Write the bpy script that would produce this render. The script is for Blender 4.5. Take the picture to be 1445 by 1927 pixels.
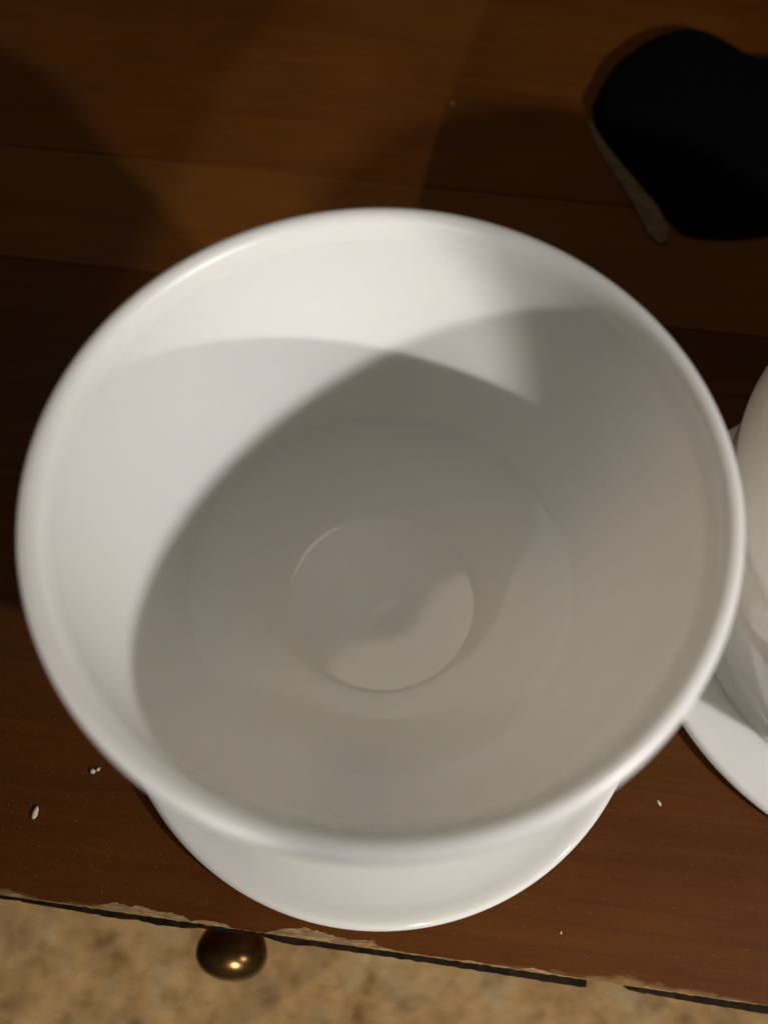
import bpy, bmesh, math, random
from mathutils import Vector, Matrix
from mathutils import noise as mnoise

random.seed(7)
for o in list(bpy.data.objects):
    bpy.data.objects.remove(o)
scene = bpy.context.scene
col = scene.collection

# ---------------------------------------------------------------- camera
CAM_H = 0.2626
TH, ROLL = 0.4467, 0.0118
FW = Vector((0, math.sin(TH), -math.cos(TH)))
UP0 = Vector((0, math.cos(TH), math.sin(TH)))
RT0 = Vector((1, 0, 0))
RT = RT0 * math.cos(ROLL) + UP0 * math.sin(ROLL)
UP = UP0 * math.cos(ROLL) - RT0 * math.sin(ROLL)
cam_d = bpy.data.cameras.new('camera')
cam = bpy.data.objects.new('camera', cam_d)
col.objects.link(cam)
cam.matrix_world = Matrix((
    (RT.x, UP.x, -FW.x, 0.0),
    (RT.y, UP.y, -FW.y, 0.0),
    (RT.z, UP.z, -FW.z, CAM_H),
    (0, 0, 0, 1)))
cam_d.sensor_fit = 'VERTICAL'
cam_d.sensor_height = 36.0
cam_d.lens = 30.82
cam_d.clip_start = 0.005
cam_d.clip_end = 50
cam_d.dof.use_dof = True
cam_d.dof.focus_distance = 0.245
cam_d.dof.aperture_fstop = 7.0
scene.camera = cam

# ---------------------------------------------------------------- world and lamps
world = bpy.data.worlds.new('World')
scene.world = world
world.use_nodes = True
bg = world.node_tree.nodes['Background']
bg.inputs[0].default_value = (1.0, 0.80, 0.58, 1)
bg.inputs[1].default_value = 0.017

RIM = Vector((-0.0006, 0.0797, 0.1131))


def polar(az, el, d):
    a, e = math.radians(az), math.radians(el)
    return RIM + d * Vector((math.cos(a) * math.cos(e), math.sin(a) * math.cos(e), math.sin(e)))


def spot(name, loc, target, power, colour, size_deg, blend, radius):
    l = bpy.data.lights.new(name, 'SPOT')
    l.energy = power
    l.color = colour
    l.spot_size = math.radians(size_deg)
    l.spot_blend = blend
    l.shadow_soft_size = radius
    o = bpy.data.objects.new(name, l)
    col.objects.link(o)
    o.location = loc
    o.rotation_euler = (Vector(target) - Vector(loc)).to_track_quat('-Z', 'Y').to_euler()
    return o


# bedside lamp to the right, shining across the table towards the back left
LA = polar(-37.5, 20.6, 0.50)
spot('bedside_lamp_light', LA, (-0.17, 0.36, 0.0), 8.0, (1.0, 0.945, 0.89), 84, 1.0, 0.011)
# low lamp at front left; narrowed cone added to draw the right-hand shadow edge
LB = polar(-114, 17, 1.2)
AX = (RIM - LB).normalized()
SIDE = AX.cross(Vector((0, 0, 1))).normalized()
OVER = SIDE.cross(AX)
spot('reading_lamp_light', LB, RIM + 1.2 * (SIDE * math.tan(math.radians(-2.93)) + OVER * math.tan(math.radians(-2.04))),
     25.5, (1.0, 0.93, 0.86), 7.35, 0.03, 0.009)
# two added area lights high above, placed for the bowl's bottom to mirror
for shape, size, power, loc in (('DISK', 0.60, 1.7, (-0.22, 0.84, 1.5)), ('SQUARE', 0.26, 0.36, (0.24, 0.40, 1.5))):
    ar = bpy.data.lights.new('reflection_fill', 'AREA')
    ar.shape = shape
    ar.size = size
    ar.energy = power
    ar.color = (1.0, 0.88, 0.72)
    ao = bpy.data.objects.new('reflection_fill', ar)
    col.objects.link(ao)
    ao.location = loc
    ao.rotation_euler = (0, 0, 0.5)
# added spot in front of the table to brighten the carpet and dish front
spot('carpet_fill_light', (0.12, -0.55, 0.30), (0.0, -0.03, -0.42), 48.0, (1.0, 0.88, 0.70), 58, 0.8, 0.03)

vs = scene.view_settings
vs.view_transform = 'Standard'
vs.look = 'None'
vs.exposure = 0.0
vs.gamma = 1.0
vs.use_curve_mapping = False


# ---------------------------------------------------------------- helpers
def tag(o, label=None, cat=None, group=None, kind=None):
    if label: o['label'] = label
    if cat: o['category'] = cat
    if group: o['group'] = group
    if kind: o['kind'] = kind
    return o


def link(name, mesh, mat=None, parent=None):
    o = bpy.data.objects.new(name, mesh)
    col.objects.link(o)
    if mat and not mesh.materials:
        mesh.materials.append(mat)
    if parent:
        o.parent = parent
    return o


def empty(name, loc, rz=0.0):
    o = bpy.data.objects.new(name, None)
    col.objects.link(o)
    o.location = loc
    o.rotation_euler = (0, 0, rz)
    o.empty_display_size = 0.02
    return o


def mesh_from(name, verts, faces, smooth=True):
    m = bpy.data.meshes.new(name)
    m.from_pydata([tuple(v) for v in verts], [], faces)
    m.update()
    if smooth:
        for p in m.polygons:
            p.use_smooth = True
    return m


def spline(pts, n):
    """Catmull-Rom through 2-D points."""
    out = []
    for i in range(len(pts) - 1):
        p0 = pts[max(i - 1, 0)]; p1 = pts[i]; p2 = pts[i + 1]; p3 = pts[min(i + 2, len(pts) - 1)]
        for k in range(n):
            t = k / n
            t2, t3 = t * t, t * t * t
            out.append(tuple(0.5 * (2 * p1[j] + (p2[j] - p0[j]) * t + (2 * p0[j] - 5 * p1[j] + 4 * p2[j] - p3[j]) * t2
                                    + (3 * p1[j] - p0[j] - 3 * p2[j] + p3[j]) * t3) for j in (0, 1)))
    out.append(pts[-1])
    return out


def lathe(name, prof, seg=160, wob=0.0, seed=0.0):
    """prof: list of (r, z), revolved round z; a slight hand-made wobble."""
    verts, faces, rows = [], [], []
    for (r, z) in prof:
        if r < 1e-6:
            verts.append((0, 0, z))
            rows.append([len(verts) - 1])
        else:
            row = []
            for k in range(seg):
                a = 2 * math.pi * k / seg
                w = 1 + wob * (math.sin(2 * a + seed) + 0.6 * math.sin(3 * a + 1.7 + seed) + 0.35 * math.sin(5 * a + seed * 2))
                verts.append((r * w * math.cos(a), r * w * math.sin(a), z))
                row.append(len(verts) - 1)
            rows.append(row)
    for i in range(len(rows) - 1):
        a, b = rows[i], rows[i + 1]
        for k in range(seg):
            k2 = (k + 1) % seg
            if len(a) == 1 and len(b) == 1:
                continue
            if len(a) == 1:
                faces.append((a[0], b[k], b[k2]))
            elif len(b) == 1:
                faces.append((a[k], b[0], a[k2]))
            else:
                faces.append((a[k], b[k], b[k2], a[k2]))
    m = mesh_from(name, verts, faces)
    bm = bmesh.new(); bm.from_mesh(m)
    bmesh.ops.recalc_face_normals(bm, faces=bm.faces)
    bm.to_mesh(m); bm.free()
    for p in m.polygons:
        p.use_smooth = True
    return m


def nodes_of(mat):
    mat.use_nodes = True
    nt = mat.node_tree
    return nt, nt.nodes, nt.links, nt.nodes['Principled BSDF']


def ramp(N, stops):
    r = N.new('ShaderNodeValToRGB')
    cr = r.color_ramp
    while len(cr.elements) > 1:
        cr.elements.remove(cr.elements[-1])
    cr.elements[0].position = stops[0][0]; cr.elements[0].color = stops[0][1]
    for p, c in stops[1:]:
        e = cr.elements.new(p); e.color = c
    return r


# ---------------------------------------------------------------- materials
def mat_ceramic(name, rough):
    m = bpy.data.materials.new(name)
    nt, N, L, b = nodes_of(m)
    tc = N.new('ShaderNodeTexCoord')
    n = N.new('ShaderNodeTexNoise'); n.inputs['Scale'].default_value = 22; n.inputs['Detail'].default_value = 4
    L.new(tc.outputs['Object'], n.inputs['Vector'])
    r = ramp(N, [(0.3, (0.905, 0.885, 0.845, 1)), (0.7, (0.925, 0.905, 0.865, 1))])
    L.new(n.outputs['Fac'], r.inputs['Fac'])
    L.new(r.outputs['Color'], b.inputs['Base Color'])
    b.inputs['Roughness'].default_value = rough
    b.inputs['Subsurface Weight'].default_value = 0.65
    b.inputs['Subsurface Radius'].default_value = (1.0, 0.82, 0.65)
    b.inputs['Subsurface Scale'].default_value = 0.010
    b.inputs['IOR'].default_value = 1.5
    bp = N.new('ShaderNodeBump'); bp.inputs['Strength'].default_value = 0.02; bp.inputs['Distance'].default_value = 0.002
    L.new(n.outputs['Fac'], bp.inputs['Height'])
    L.new(bp.outputs['Normal'], b.inputs['Normal'])
    return m


def mat_wood(name, dark, mid, light, seed, wear=False):
    m = bpy.data.materials.new(name)
    nt, N, L, b = nodes_of(m)
    tc = N.new('ShaderNodeTexCoord')
    mp = N.new('ShaderNodeMapping')
    mp.inputs['Location'].default_value = (seed * 1.3, seed * 2.1, seed)
    mp.inputs['Scale'].default_value = (11, 230, 60)
    L.new(tc.outputs['Object'], mp.inputs['Vector'])
    n1 = N.new('ShaderNodeTexNoise'); n1.inputs['Scale'].default_value = 1.0; n1.inputs['Detail'].default_value = 9
    n1.inputs['Roughness'].default_value = 0.68; n1.inputs['Distortion'].default_value = 0.9
    L.new(mp.outputs['Vector'], n1.inputs['Vector'])
    mp2 = N.new('ShaderNodeMapping')
    mp2.inputs['Scale'].default_value = (14, 22, 20)
    mp2.inputs['Location'].default_value = (seed, seed, seed)
    L.new(tc.outputs['Object'], mp2.inputs['Vector'])
    n2 = N.new('ShaderNodeTexNoise'); n2.inputs['Scale'].default_value = 1.0; n2.inputs['Detail'].default_value = 3
    L.new(mp2.outputs['Vector'], n2.inputs['Vector'])
    n3 = N.new('ShaderNodeTexNoise'); n3.inputs['Scale'].default_value = 900; n3.inputs['Detail'].default_value = 2
    L.new(tc.outputs['Object'], n3.inputs['Vector'])
    r = ramp(N, [(0.28, dark), (0.5, mid), (0.72, light)])
    mix = N.new('ShaderNodeMath'); mix.operation = 'MULTIPLY_ADD'
    L.new(n2.outputs['Fac'], mix.inputs[0]); mix.inputs[1].default_value = 0.36
    h = N.new('ShaderNodeMath'); h.operation = 'MULTIPLY'; h.inputs[1].default_value = 0.47
    L.new(n1.outputs['Fac'], h.inputs[0])
    L.new(h.outputs[0], mix.inputs[2])
    mx = N.new('ShaderNodeMath'); mx.operation = 'MULTIPLY_ADD'; mx.inputs[1].default_value = 0.19
    L.new(n3.outputs['Fac'], mx.inputs[0]); L.new(mix.outputs[0], mx.inputs[2])
    L.new(mx.outputs[0], r.inputs['Fac'])
    colour = r.outputs['Color']
    if wear:
        # finish rubbed off to pale wood in ragged patches along the front edge
        sep = N.new('ShaderNodeSeparateXYZ'); L.new(tc.outputs['Object'], sep.inputs[0])
        mp4 = N.new('ShaderNodeMapping'); mp4.inputs['Scale'].default_value = (26, 90, 1)
        L.new(tc.outputs['Object'], mp4.inputs['Vector'])
        n4 = N.new('ShaderNodeTexNoise'); n4.inputs['Scale'].default_value = 1; n4.inputs['Detail'].default_value = 8
        n4.inputs['Roughness'].default_value = 0.7
        L.new(mp4.outputs['Vector'], n4.inputs['Vector'])
        fall = N.new('ShaderNodeMapRange')
        fall.inputs['From Min'].default_value = 0.0; fall.inputs['From Max'].default_value = 0.0055
        fall.inputs['To Min'].default_value = 0.12; fall.inputs['To Max'].default_value = -0.30
        L.new(sep.outputs['Y'], fall.inputs['Value'])
        ad = N.new('ShaderNodeMath'); ad.operation = 'ADD'
        L.new(n4.outputs['Fac'], ad.inputs[0]); L.new(fall.outputs[0], ad.inputs[1])
        rr = ramp(N, [(0.58, (0, 0, 0, 1)), (0.72, (0.75, 0.75, 0.75, 1))])
        L.new(ad.outputs[0], rr.inputs['Fac'])
        mc = N.new('ShaderNodeMixRGB')
        L.new(rr.outputs['Color'], mc.inputs['Fac'])
        L.new(colour, mc.inputs['Color1']); mc.inputs['Color2'].default_value = (0.30, 0.19, 0.085, 1)
        colour = mc.outputs['Color']
    L.new(colour, b.inputs['Base Color'])
    rg = ramp(N, [(0.3, (0.46, 0.46, 0.46, 1)), (0.7, (0.62, 0.62, 0.62, 1))])
    L.new(n2.outputs['Fac'], rg.inputs['Fac'])
    L.new(rg.outputs['Color'], b.inputs['Roughness'])
    b.inputs['IOR'].default_value = 1.45
    b.inputs['Specular IOR Level'].default_value = 0.18
    bp = N.new('ShaderNodeBump'); bp.inputs['Strength'].default_value = 0.12; bp.inputs['Distance'].default_value = 0.0008
    L.new(n1.outputs['Fac'], bp.inputs['Height'])
    L.new(bp.outputs['Normal'], b.inputs['Normal'])
    return m


def mat_noise(name, c1, c2, scale, rough, bump=0.0, metallic=0.0, stretch=(1, 1, 1), detail=5, dist=0.001):
    m = bpy.data.materials.new(name)
    nt, N, L, b = nodes_of(m)
    tc = N.new('ShaderNodeTexCoord')
    mp = N.new('ShaderNodeMapping'); mp.inputs['Scale'].default_value = stretch
    L.new(tc.outputs['Object'], mp.inputs['Vector'])
    n = N.new('ShaderNodeTexNoise'); n.inputs['Scale'].default_value = scale; n.inputs['Detail'].default_value = detail
    L.new(mp.outputs['Vector'], n.inputs['Vector'])
    r = ramp(N, [(0.35, c1), (0.65, c2)])
    L.new(n.outputs['Fac'], r.inputs['Fac'])
    L.new(r.outputs['Color'], b.inputs['Base Color'])
    b.inputs['Roughness'].default_value = rough
    b.inputs['Metallic'].default_value = metallic
    if bump:
        bp = N.new('ShaderNodeBump'); bp.inputs['Strength'].default_value = bump; bp.inputs['Distance'].default_value = dist
        L.new(n.outputs['Fac'], bp.inputs['Height'])
        L.new(bp.outputs['Normal'], b.inputs['Normal'])
    return m


def mat_carpet():
    m = bpy.data.materials.new('mottled_carpet')
    nt, N, L, b = nodes_of(m)
    tc = N.new('ShaderNodeTexCoord')
    n1 = N.new('ShaderNodeTexNoise'); n1.inputs['Scale'].default_value = 16; n1.inputs['Detail'].default_value = 5
    n1.inputs['Roughness'].default_value = 0.65
    n2 = N.new('ShaderNodeTexNoise'); n2.inputs['Scale'].default_value = 42; n2.inputs['Detail'].default_value = 8
    n2.inputs['Roughness'].default_value = 0.7
    n3 = N.new('ShaderNodeTexNoise'); n3.inputs['Scale'].default_value = 500; n3.inputs['Detail'].default_value = 3
    for n in (n1, n2, n3):
        L.new(tc.outputs['Object'], n.inputs['Vector'])
    r1 = ramp(N, [(0.34, (0.21, 0.155, 0.09, 1)), (0.5, (0.37, 0.25, 0.125, 1)), (0.66, (0.38, 0.30, 0.19, 1))])
    L.new(n1.outputs['Fac'], r1.inputs['Fac'])
    r2 = ramp(N, [(0.34, (0.38, 0.33, 0.25, 1)), (0.46, (0.85, 0.83, 0.80, 1)), (0.7, (1.2, 1.2, 1.2, 1))])
    L.new(n2.outputs['Fac'], r2.inputs['Fac'])
    mu = N.new('ShaderNodeMixRGB'); mu.blend_type = 'MULTIPLY'; mu.inputs['Fac'].default_value = 1.0
    L.new(r1.outputs['Color'], mu.inputs['Color1']); L.new(r2.outputs['Color'], mu.inputs['Color2'])
    L.new(mu.outputs['Color'], b.inputs['Base Color'])
    b.inputs['Roughness'].default_value = 1.0
    b.inputs['Specular IOR Level'].default_value = 0.1
    ad = N.new('ShaderNodeMath'); ad.operation = 'ADD'
    L.new(n2.outputs['Fac'], ad.inputs[0]); L.new(n3.outputs['Fac'], ad.inputs[1])
    bp = N.new('ShaderNodeBump'); bp.inputs['Strength'].default_value = 0.8; bp.inputs['Distance'].default_value = 0.01
    L.new(ad.outputs[0], bp.inputs['Height'])
    L.new(bp.outputs['Normal'], b.inputs['Normal'])
    return m


M_GLAZE = mat_ceramic('white_glaze', 0.05)
M_RIM = mat_ceramic('white_worn_rim', 0.34)
W1 = ((0.0505, 0.0142, 0.0019, 1), (0.0860, 0.0261, 0.0032, 1), (0.1264, 0.0424, 0.0056, 1))
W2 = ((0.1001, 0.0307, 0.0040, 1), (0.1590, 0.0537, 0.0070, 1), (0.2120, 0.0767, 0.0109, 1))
W3 = ((0.0877, 0.0246, 0.0028, 1), (0.1388, 0.0420, 0.0044, 1), (0.2046, 0.0676, 0.0075, 1))
M_WOOD_FRONT = mat_wood('dark_wood_front', *W1, 3.0, wear=True)
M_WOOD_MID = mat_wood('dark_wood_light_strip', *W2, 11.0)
M_WOOD_BACK = mat_wood('dark_wood_back', *W3, 23.0)
M_WOOD_BODY = mat_wood('dark_wood_body', *W1, 37.0)
M_CORE = mat_noise('bare_pale_wood', (0.20, 0.12, 0.05, 1), (0.40, 0.27, 0.13, 1), 60, 0.9, 0.4, stretch=(6, 25, 25))
M_BAND = mat_noise('dark_edge_banding', (0.008, 0.0045, 0.0018, 1), (0.022, 0.013, 0.0055, 1), 300, 0.7, 0.4)
M_BAND.node_tree.nodes['Principled BSDF'].inputs['Specular IOR Level'].default_value = 0.1
M_BRONZE = mat_noise('dark_bronze', (0.055, 0.030, 0.010, 1), (0.115, 0.066, 0.024, 1), 120, 0.27, 0.05, metallic=0.9)
M_BLACK = mat_noise('matte_black', (0.0015, 0.0015, 0.0022, 1), (0.003, 0.003, 0.004, 1), 500, 0.95, 0.2)
M_BLACK.node_tree.nodes['Principled BSDF'].inputs['Specular IOR Level'].default_value = 0.08
M_TAN = mat_noise('tan_lit_sliver', (0.13, 0.085, 0.04, 1), (0.20, 0.14, 0.07, 1), 250, 0.8, 0.2)  # lit wood put into the colour of the tan strip
M_CRUMB = mat_noise('pale_crumb', (0.62, 0.52, 0.38, 1), (0.80, 0.72, 0.58, 1), 900, 0.8, 0.2)
M_LINT = mat_noise('lint', (0.17, 0.10, 0.045, 1), (0.30, 0.21, 0.11, 1), 900, 0.9)
M_CARPET = mat_carpet()

# ---------------------------------------------------------------- floor
FLOOR_Z = -0.42
n = 160
S = 1.1
verts, faces = [], []
for j in range(n + 1):
    for i in range(n + 1):
        x, y = -S + 2 * S * i / n, -S + 2 * S * j / n
        verts.append((x, y, 0.004 * mnoise.noise(Vector((x * 22, y * 22, 3))) + 0.002 * mnoise.noise(Vector((x * 60, y * 60, 8)))))
for j in range(n):
    for i in range(n):
        a = j * (n + 1) + i
        faces.append((a, a + 1, a + n + 2, a + n + 1))
fl = link('carpet_floor', mesh_from('carpet_floor', verts, faces), M_CARPET)
fl.location = (0, 0, FLOOR_Z)
tag(fl, 'mottled tan and brown carpet below the front edge of the table', 'carpet', kind='structure')

# ---------------------------------------------------------------- table (a drawer cabinet)
ALPHA = math.atan2(-0.0166 - 0.0079, 0.1021 + 0.104)      # direction of the front edge
ORG = Vector((0.0, -0.00446, 0.0))                        # a point of the front edge; local x along it, local y inward
table = empty('wooden_table', (ORG.x, ORG.y, FLOOR_Z), ALPHA)
tag(table, 'dark brown wooden table with worn chipped front edge under the white dishes', 'table')
TZ = -FLOOR_Z            # table top height in the table's local frame
HALF = 0.55
DEPTH = 0.52


def uv_of(x, y):
    """world point on the table top -> local (u, v)"""
    d = Vector((x - ORG.x, y - ORG.y))
    c, s = math.cos(ALPHA), math.sin(ALPHA)
    return d.x * c + d.y * s, -d.x * s + d.y * c


def ground(px, py, z=0.0):
    """point at height z seen at photograph pixel px, py"""
    d = FW + RT * ((px - 722.5) / 1650) - UP * ((py - 963.5) / 1650)
    t = (z - CAM_H) / d.z
    return Vector((d.x * t, d.y * t, z))


# chipped line of the front veneer: (u, missing depth) key points in mm
PXU = lambda px: uv_of(*ground(px, 1683 + 0.150 * px).xy)[0]
chip_px = [(-300, 0.0), (0, 0.3), (30, 0.9), (60, 0.2), (110, 0.2), (175, 0.3), (190, 1.4), (215, 2.3), (240, 1.7), (258, 2.2), (280, 1.8),
           (310, 1.5), (345, 1.2), (360, 0.2), (372, 0.9), (400, 1.0), (428, 0.7), (434, 0.0), (500, 0.0), (512, 0.8), (540, 2.0),
           (575, 2.5), (610, 2.0), (650, 1.4), (690, 1.7), (700, 2.1), (712, 0.8), (740, 0.3), (800, 0.2), (850, 0.3), (900, 0.4),
           (985, 0.3), (1000, 1.0), (1025, 0.6), (1045, 0.2), (1100, 0.1), (1110, 0.0), (1205, 0.0), (1215, 0.4), (1230, 0.1), (1800, 0.0)]
chip = [(PXU(p), d / 1000) for p, d in chip_px]


def chip_at(u):
    for (u0, d0), (u1, d1) in zip(chip, chip[1:]):
        if u0 <= u <= u1:
            return d0 + (d1 - d0) * (u - u0) / (u1 - u0)
    return 0.0


def slab(name, outline_front, outline_back, z0, z1, mat, parent):
    """strip between two polylines of (u, v), from z0 to z1"""
    k = len(outline_front)
    vs_, fs = [], []
    for z in (z0, z1):
        for p in outline_front: vs_.append((p[0], p[1], z))
        for p in outline_back: vs_.append((p[0], p[1], z))
    B = 2 * k
    for i in range(k - 1):
        fs.append((i, k + i, k + i + 1, i + 1))
        fs.append((B + i, B + i + 1, B + k + i + 1, B + k + i))
        fs.append((i, i + 1, B + i + 1, B + i))
        fs.append((k + i, B + k + i, B + k + i + 1, k + i + 1))
    fs.append((0, B, B + k, k))
    fs.append((k - 1, 2 * k - 1, B + 2 * k - 1, B + k - 1))
    o = link(name, mesh_from(name, vs_, fs, smooth=False), mat, parent)
    return o


V1, V2 = 0.2185, 0.2763
VEN = 0.0010
us = []
u = -HALF
while u < HALF:
    us.append(u)
    u += 0.0006 if -0.13 < u < 0.15 else 0.02
us.append(HALF)
front = []
for u in us:
    j = 0.00028 * mnoise.noise(Vector((u * 900, 0, 0))) + 0.0003 * mnoise.noise(Vector((u * 220, 4, 0)))
    d = chip_at(u)
    front.append((u, d + j * (0.5 + min(d * 500, 1.4)) + 0.0002))
slab('board', front, [(u, V1 - 0.0003) for u in us], TZ - VEN, TZ, M_WOOD_FRONT, table)
ends = [-HALF, HALF]
slab('board', [(u, V1 + 0.0003) for u in ends], [(u, V2 - 0.0003) for u in ends], TZ - VEN, TZ - 0.0001, M_WOOD_MID, table)
slab('board', [(u, V2 + 0.0003) for u in ends], [(u, DEPTH) for u in ends], TZ - VEN, TZ + 0.0001, M_WOOD_BACK, table)
core_front = [(u, 0.0001 + 0.0002 * mnoise.noise(Vector((u * 500, 9, 0)))) for u in us]
slab('core_board', core_front, [(u, DEPTH - 0.002) for u in us], TZ - 0.018, TZ - VEN - 0.00005, M_CORE, table)


# edge banding: dark strip standing proud of the core, with bites out of it; broken off in one stretch
def band(px0, px1, wfun):
    ua, ub = PXU(px0), PXU(px1)
    k = max(4, int((ub - ua) / 0.0006))
    f, b = [], []
    for i in range(k + 1):
        u = ua + (ub - ua) * i / k
        w = 0.78 * wfun(u) + 0.00022 * mnoise.noise(Vector((u * 420, 2, 5)))
        f.append((u, -max(w, 0.0003)))
        b.append((u, min(chip_at(u) * 0.25, 0.0006)))
    return slab('edge_band', f, b, TZ - 0.017, TZ - VEN - 0.0002, M_BAND, table)


def lerp_keys(keys):
    kk = [(PXU(p), w / 1000) for p, w in keys]
    def fn(u):
        if u <= kk[0][0]: return kk[0][1]
        for (u0, d0), (u1, d1) in zip(kk, kk[1:]):
            if u0 <= u <= u1:
                return d0 + (d1 - d0) * (u - u0) / (u1 - u0)
        return kk[-1][1]
    return fn


band(-2200, 1105, lerp_keys([(0, 1.0), (30, 0.8), (36, 0.4), (40, 1.1), (100, 1.3), (170, 1.6), (200, 1.9), (235, 1.9), (245, 1.0), (258, 0.9),
                             (266, 1.7), (300, 2.1), (345, 1.9), (360, 1.1), (420, 1.3), (500, 1.1), (530, 2.0), (560, 2.2), (590, 1.6), (620, 1.8),
                             (700, 1.7), (800, 1.7), (900, 1.9), (1000, 2.1), (1060, 2.3), (1104, 2.2)]))
band(1203, 3400, lerp_keys([(1203, 0.6), (1214, 1.6), (1225, 0.9), (1240, 1.5), (1300, 1.9), (1445, 2.3)]))

# drawer front, sides and back below the top
def box(name, x0, x1, y0, y1, z0, z1, mat, parent):
    return slab(name, [(x0, y0), (x1, y0)], [(x0, y1), (x1, y1)], z0, z1, mat, parent)


FV = 0.012
box('drawer_front', -HALF + 0.04, HALF - 0.04, FV, FV + 0.018, TZ - 0.150, TZ - 0.024, M_WOOD_BODY, table)
box('cabinet_front', -HALF + 0.01, HALF - 0.01, FV + 0.006, FV + 0.03, 0.03, TZ - 0.155, M_WOOD_BODY, table)
box('side_panel', -HALF + 0.01, -HALF + 0.028, FV + 0.004, DEPTH - 0.01, 0.0, TZ - 0.0182, M_WOOD_BODY, table)
box('side_panel', HALF - 0.028, HALF - 0.01, FV + 0.004, DEPTH - 0.01, 0.0, TZ - 0.0182, M_WOOD_BODY, table)
box('back_panel', -HALF + 0.03, HALF - 0.03, DEPTH - 0.02, DEPTH - 0.012, 0.02, TZ - 0.0182, M_WOOD_BODY, table)

# drawer knob
KZ = -0.078
kp = ground(436, 1795, KZ)
ku, kv = uv_of(kp.x, kp.y)
kprof = spline([(0.0, 0.0084), (0.0040, 0.0081), (0.0082, 0.0065), (0.0112, 0.0038), (0.0124, 0.0002), (0.0117, -0.0036), (0.0096, -0.0075),
                (0.0074, -0.0110), (0.0064, -0.0150), (0.0068, -0.0190), (0.0085, -(FV - kv) + 0.0006)], 6)
km = lathe('knob', kprof, 64)
knob = link('knob', km, M_BRONZE, table)
knob.location = (ku, kv, TZ + KZ)
knob.rotation_euler = (math.radians(90), 0, 0)
tag(knob, 'dark bronze mushroom shaped drawer knob')


# ---------------------------------------------------------------- white footed dishes
def footed_dish(loc, R, H, RD, label, seed, wob, shoulder=False):
    d = empty('footed_bowl', loc, 0.4 * seed)
    tag(d, label, 'bowl', 'white footed bowls standing side by side')
    k = R / 0.07
    inner = [(0.0, 0.0715), (0.012, 0.0713), (0.0225, 0.0706), (0.0262, 0.0698), (0.033, 0.0665), (0.0410, 0.0610), (0.0468, 0.0562),
             (0.0486, 0.0540), (0.0540, 0.0440), (0.0590, 0.0315), (0.0622, 0.0190), (0.0640, 0.0090), (0.0646, 0.0045)]
    sc = (H - 0.0335) / 0.0795
    pts = [(r * k, H - z * sc) for r, z in inner]
    lip = [(0.0652, 0.0018), (0.0664, 0.0003), (0.0680, 0.0), (0.0693, 0.0008), (0.0700, 0.0026), (0.0699, 0.0048), (0.0690, 0.0066), (0.0676, 0.0078), (0.0672, 0.0100)]
    if shoulder:
        pts = pts[:-2]
        lip = [(0.0618, 0.0110), (0.0616, 0.0040), (0.0622, 0.0010), (0.0634, 0.0), (0.0650, 0.0010), (0.0672, 0.0045), (0.0690, 0.0095), (0.0699, 0.0150), (0.0697, 0.0180)]
    pts += [(r * k, H - z) for r, z in lip]
    if shoulder:
        pts += [(r * k, H - z) for r, z in ((0.0688, 0.0230), (0.0672, 0.0360), (0.0648, 0.0500), (0.0612, 0.0650), (0.0570, 0.0785))]
    else:
        pts += [(r * k, H - z * sc) for r, z in ((0.0668, 0.0140), (0.0650, 0.0230), (0.0618, 0.0340), (0.0568, 0.0455), (0.0510, 0.0560),
                                                 (0.0430, 0.0665), (0.0350, 0.0745), (0.0300, 0.0800))]
    zb = pts[-1][1]
    bowl = link('bowl', lathe('bowl', spline(pts, 5), 192, wob, seed), M_GLAZE, d)
    bowl.data.materials.append(M_RIM)
    for p in bowl.data.polygons:
        if p.center.z > H - 0.0062 and p.center.xy.length > 0.064 * k:
            p.material_index = 1
    r0 = pts[-1][0]
    if shoulder:
        st = spline([(r0 - 0.0015, zb + 0.003), (r0 - 0.0005, zb - 0.001), (r0 - 0.001, 0.0085), (r0 + 0.002, 0.0056)], 6)
    else:
        st = spline([(r0 - 0.0015, zb + 0.003), (r0 - 0.0005, zb - 0.001), (r0 - 0.002, 0.024), (r0 + 0.0005, 0.0150), (r0 + 0.007, 0.0098)], 6)
    link('stem', lathe('stem', st, 128), M_GLAZE, d)
    q = RD / 0.0796
    top = [(0.0355, 0.0108), (0.042, 0.0092), (0.050, 0.0074), (0.058, 0.0060), (0.066, 0.0050), (0.0725, 0.0046), (0.0760, 0.0050), (0.0781, 0.0052),
           (0.0791, 0.0046), (0.0796, 0.0036), (0.0794, 0.0026), (0.0786, 0.0017), (0.0760, 0.0010), (0.0700, 0.0006), (0.0660, 0.0)]
    pl = [(r * q, z) for r, z in top if not shoulder or r > 0.049]
    pl += [(0.0630 * q, 0.0), (0.0600 * q, 0.0015), (0.0300 * q, 0.0030), (0.0, 0.0035)]
    link('base_plate', lathe('base_plate', spline(pl, 5), 192), M_GLAZE, d)
    return d


footed_dish((-0.0006, 0.0797, 0.0), 0.070, 0.1131, 0.0796, 'white glazed footed bowl whose wide open inside faces up, in front of the drawer knob', 0.0, 0.0016)
footed_dish((0.1561, 0.0909, 0.0), 0.0715, 0.091, 0.0762, 'lower white footed bowl with rounded shoulder, base touching the wide open one', 2.0, 0.0012, True)

# ---------------------------------------------------------------- black shape behind the dishes: a flat form, identity unknown
out_px = [(1116, 205), (1122, 180), (1150, 130), (1190, 95), (1240, 68), (1290, 57), (1335, 65), (1375, 88), (1410, 105), (1450, 112), (1520, 112), (1600, 140),
          (1650, 220), (1640, 320), (1570, 390), (1480, 425), (1400, 440), (1330, 440), (1285, 430), (1262, 408), (1230, 372), (1190, 325), (1155, 283), (1130, 248)]
cpt = ground(1370, 250)
ring0 = [ground(p[0], p[1], 0.003) - cpt for p in out_px]
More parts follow.
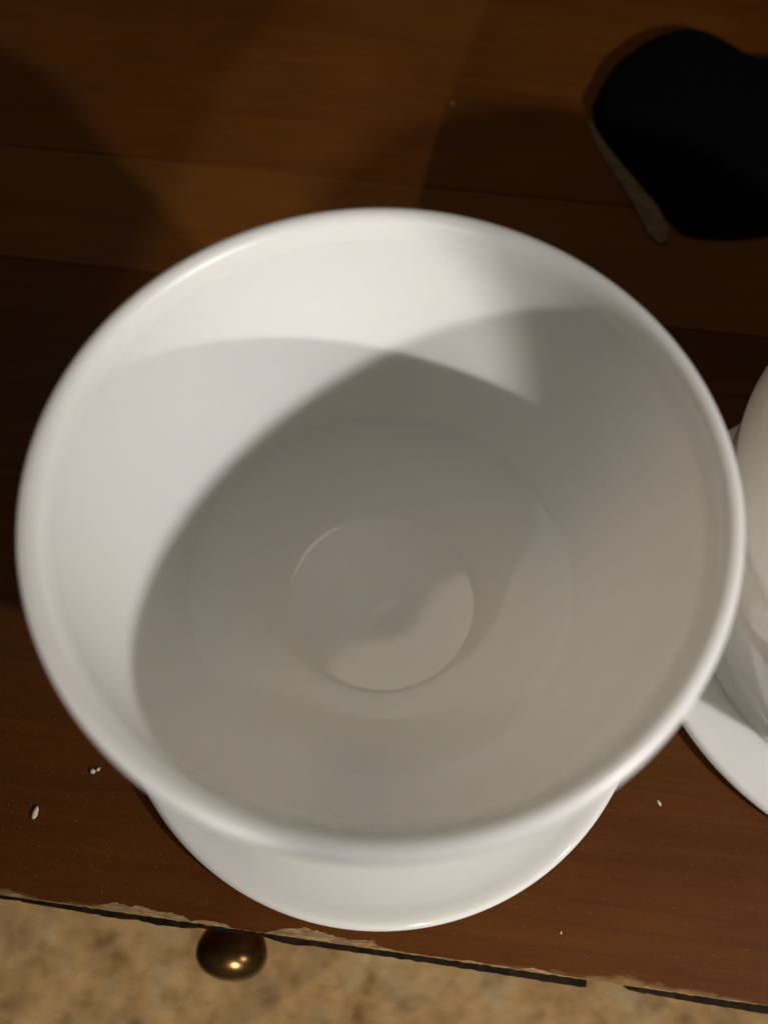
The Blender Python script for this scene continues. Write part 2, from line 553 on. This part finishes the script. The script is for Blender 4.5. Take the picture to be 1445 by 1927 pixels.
# smooth closed outline
m_ = len(ring0); outl = []
for i in range(m_):
    p0, p1, p2, p3 = (ring0[(i + q - 1) % m_] for q in range(4))
    for kk in range(4):
        t = kk / 4
        outl.append(0.5 * (2 * p1 + (p2 - p0) * t + (2 * p0 - 5 * p1 + 4 * p2 - p3) * t * t + (3 * p1 - p0 - 3 * p2 + p3) * t ** 3))
m_ = len(outl)
layers = [(0.985, 0.0003), (1.0, 0.0015), (0.992, 0.0032), (0.972, 0.0048), (0.93, 0.0061), (0.80, 0.0074), (0.55, 0.0083), (0.25, 0.0087)]
verts, faces = [], []
for s, z in layers:
    for p in outl:
        # the top leans away so that its outline from above stays the seam at the table
        verts.append((p.x * s, p.y * s, z + (0.0008 * mnoise.noise(Vector((p.x * s * 60, p.y * s * 60, 1))) if z > 0.004 else 0)))
for i in range(len(layers) - 1):
    for k in range(m_):
        k2 = (k + 1) % m_
        faces.append((i * m_ + k, i * m_ + k2, (i + 1) * m_ + k2, (i + 1) * m_ + k))
faces.append(tuple(range((len(layers) - 1) * m_, len(layers) * m_)))
faces.append(tuple(reversed(range(m_))))
blob = empty('blob', (cpt.x, cpt.y, 0.0))
tag(blob, 'flat black rounded shape and tan strip of painted light, lying on the wood behind the bowls', 'blob')
link('blob_body', mesh_from('blob_body', verts, faces), M_BLACK, blob)
# tan strip colours in a sliver of lit wood along its lower side
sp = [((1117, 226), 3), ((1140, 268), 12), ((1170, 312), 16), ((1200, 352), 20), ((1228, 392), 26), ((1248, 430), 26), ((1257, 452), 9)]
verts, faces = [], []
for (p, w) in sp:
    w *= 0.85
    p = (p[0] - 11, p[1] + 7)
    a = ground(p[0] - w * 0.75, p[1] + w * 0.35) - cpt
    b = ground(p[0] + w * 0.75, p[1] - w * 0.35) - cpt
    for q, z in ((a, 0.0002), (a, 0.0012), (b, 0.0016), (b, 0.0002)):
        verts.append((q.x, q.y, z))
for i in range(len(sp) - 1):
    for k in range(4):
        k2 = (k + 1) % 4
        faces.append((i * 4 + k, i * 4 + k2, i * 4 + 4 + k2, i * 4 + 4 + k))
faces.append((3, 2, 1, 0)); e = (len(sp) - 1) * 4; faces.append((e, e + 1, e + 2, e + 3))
tag(link('strip', mesh_from('strip', verts, faces, smooth=False), M_TAN, blob), 'tan strip painting a lit sliver of wood along the edge of the black shape')


# ---------------------------------------------------------------- crumbs and lint
def crumb(px, py, lx, ly, ang, label, kind='grain', group=None):
    p = ground(px, py)
    bm = bmesh.new()
    bmesh.ops.create_icosphere(bm, subdivisions=2, radius=1.0)
    sd = px * 0.37
    for v in bm.verts:
        w = 1 + 0.25 * mnoise.noise(v.co * 1.6 + Vector((sd, 0, 0)))
        taper = 1 - 0.55 * max(0, v.co.y) ** 2
        v.co = Vector((v.co.x * lx * 0.5 * w * taper, v.co.y * ly * 0.5 * w, v.co.z * min(lx, ly) * 0.35))
    zmin = min(v.co.z for v in bm.verts)
    for v in bm.verts: v.co.z -= zmin + 0.00003
    m = bpy.data.meshes.new('crumb'); bm.to_mesh(m); bm.free()
    for q in m.polygons: q.use_smooth = True
    o = link('crumb', m, M_CRUMB)
    o.location = p; o.rotation_euler = (0, 0, math.radians(ang))
    tag(o, label, 'crumb', group or 'crumbs on the table')


mm = 0.001
crumb(68, 1530, 1.6 * mm, 3.9 * mm, -12, 'largest white seed shaped crumb near the chipped table edge')
crumb(176, 1452, 1.5 * mm, 1.6 * mm, 30, 'pale crumb beside the large bowl, one of a touching pair')
crumb(186, 1448, 1.0 * mm, 1.3 * mm, -40, 'smaller pale crumb of the touching pair beside the large bowl')
crumb(1239, 1511, 0.9 * mm, 1.9 * mm, 28, 'thin pale crumb on the wood between the two bowls')
crumb(1055, 1755, 0.5 * mm, 0.9 * mm, 0, 'tiny pale crumb near the front edge where the banding is broken')
crumb(851, 195, 0.7 * mm, 1.9 * mm, 0, 'pale fleck on the wood behind the large bowl')
crumb(1115, 246, 0.9 * mm, 2.6 * mm, -18, 'pale fleck touching the tip of the tan strip')
crumb(1296, 438, 0.9 * mm, 1.9 * mm, -55, 'pale fleck beside the lower edge of the black shape')

# lint: very fine fibres and dust all over the front of the table
verts, faces = [], []
for i in range(1500):
    px = random.uniform(-60, 1500); py = random.uniform(1330, 1900) if random.random() < 0.8 else random.uniform(0, 500)
    p = ground(px, py)
    uu, vv = uv_of(p.x, p.y)
    if vv < 0.003 or vv > 0.45: continue
    if (p.xy - Vector((-0.0006, 0.0797))).length < 0.0805 or (p.xy - Vector((0.1561, 0.0909))).length < 0.077: continue
    a = random.uniform(0, math.pi); l = random.uniform(0.00008, 0.0004) * (1.6 if random.random() < 0.1 else 1); w = random.uniform(0.00002, 0.00005)
    dx, dy = math.cos(a), math.sin(a)
    b = len(verts)
    for s, t in ((-1, -1), (1, -1), (1, 1), (-1, 1)):
        verts.append((p.x + dx * l * s - dy * w * t, p.y + dy * l * s + dx * w * t, 0.00006))
    verts.append((p.x, p.y, 0.00012))
    faces += [(b, b + 1, b + 4), (b + 1, b + 2, b + 4), (b + 2, b + 3, b + 4), (b + 3, b, b + 4)]
lint = link('dust', mesh_from('dust', verts, faces, smooth=False), M_LINT)
tag(lint, 'fine dust and lint scattered on the dark wood', 'dust', kind='stuff')
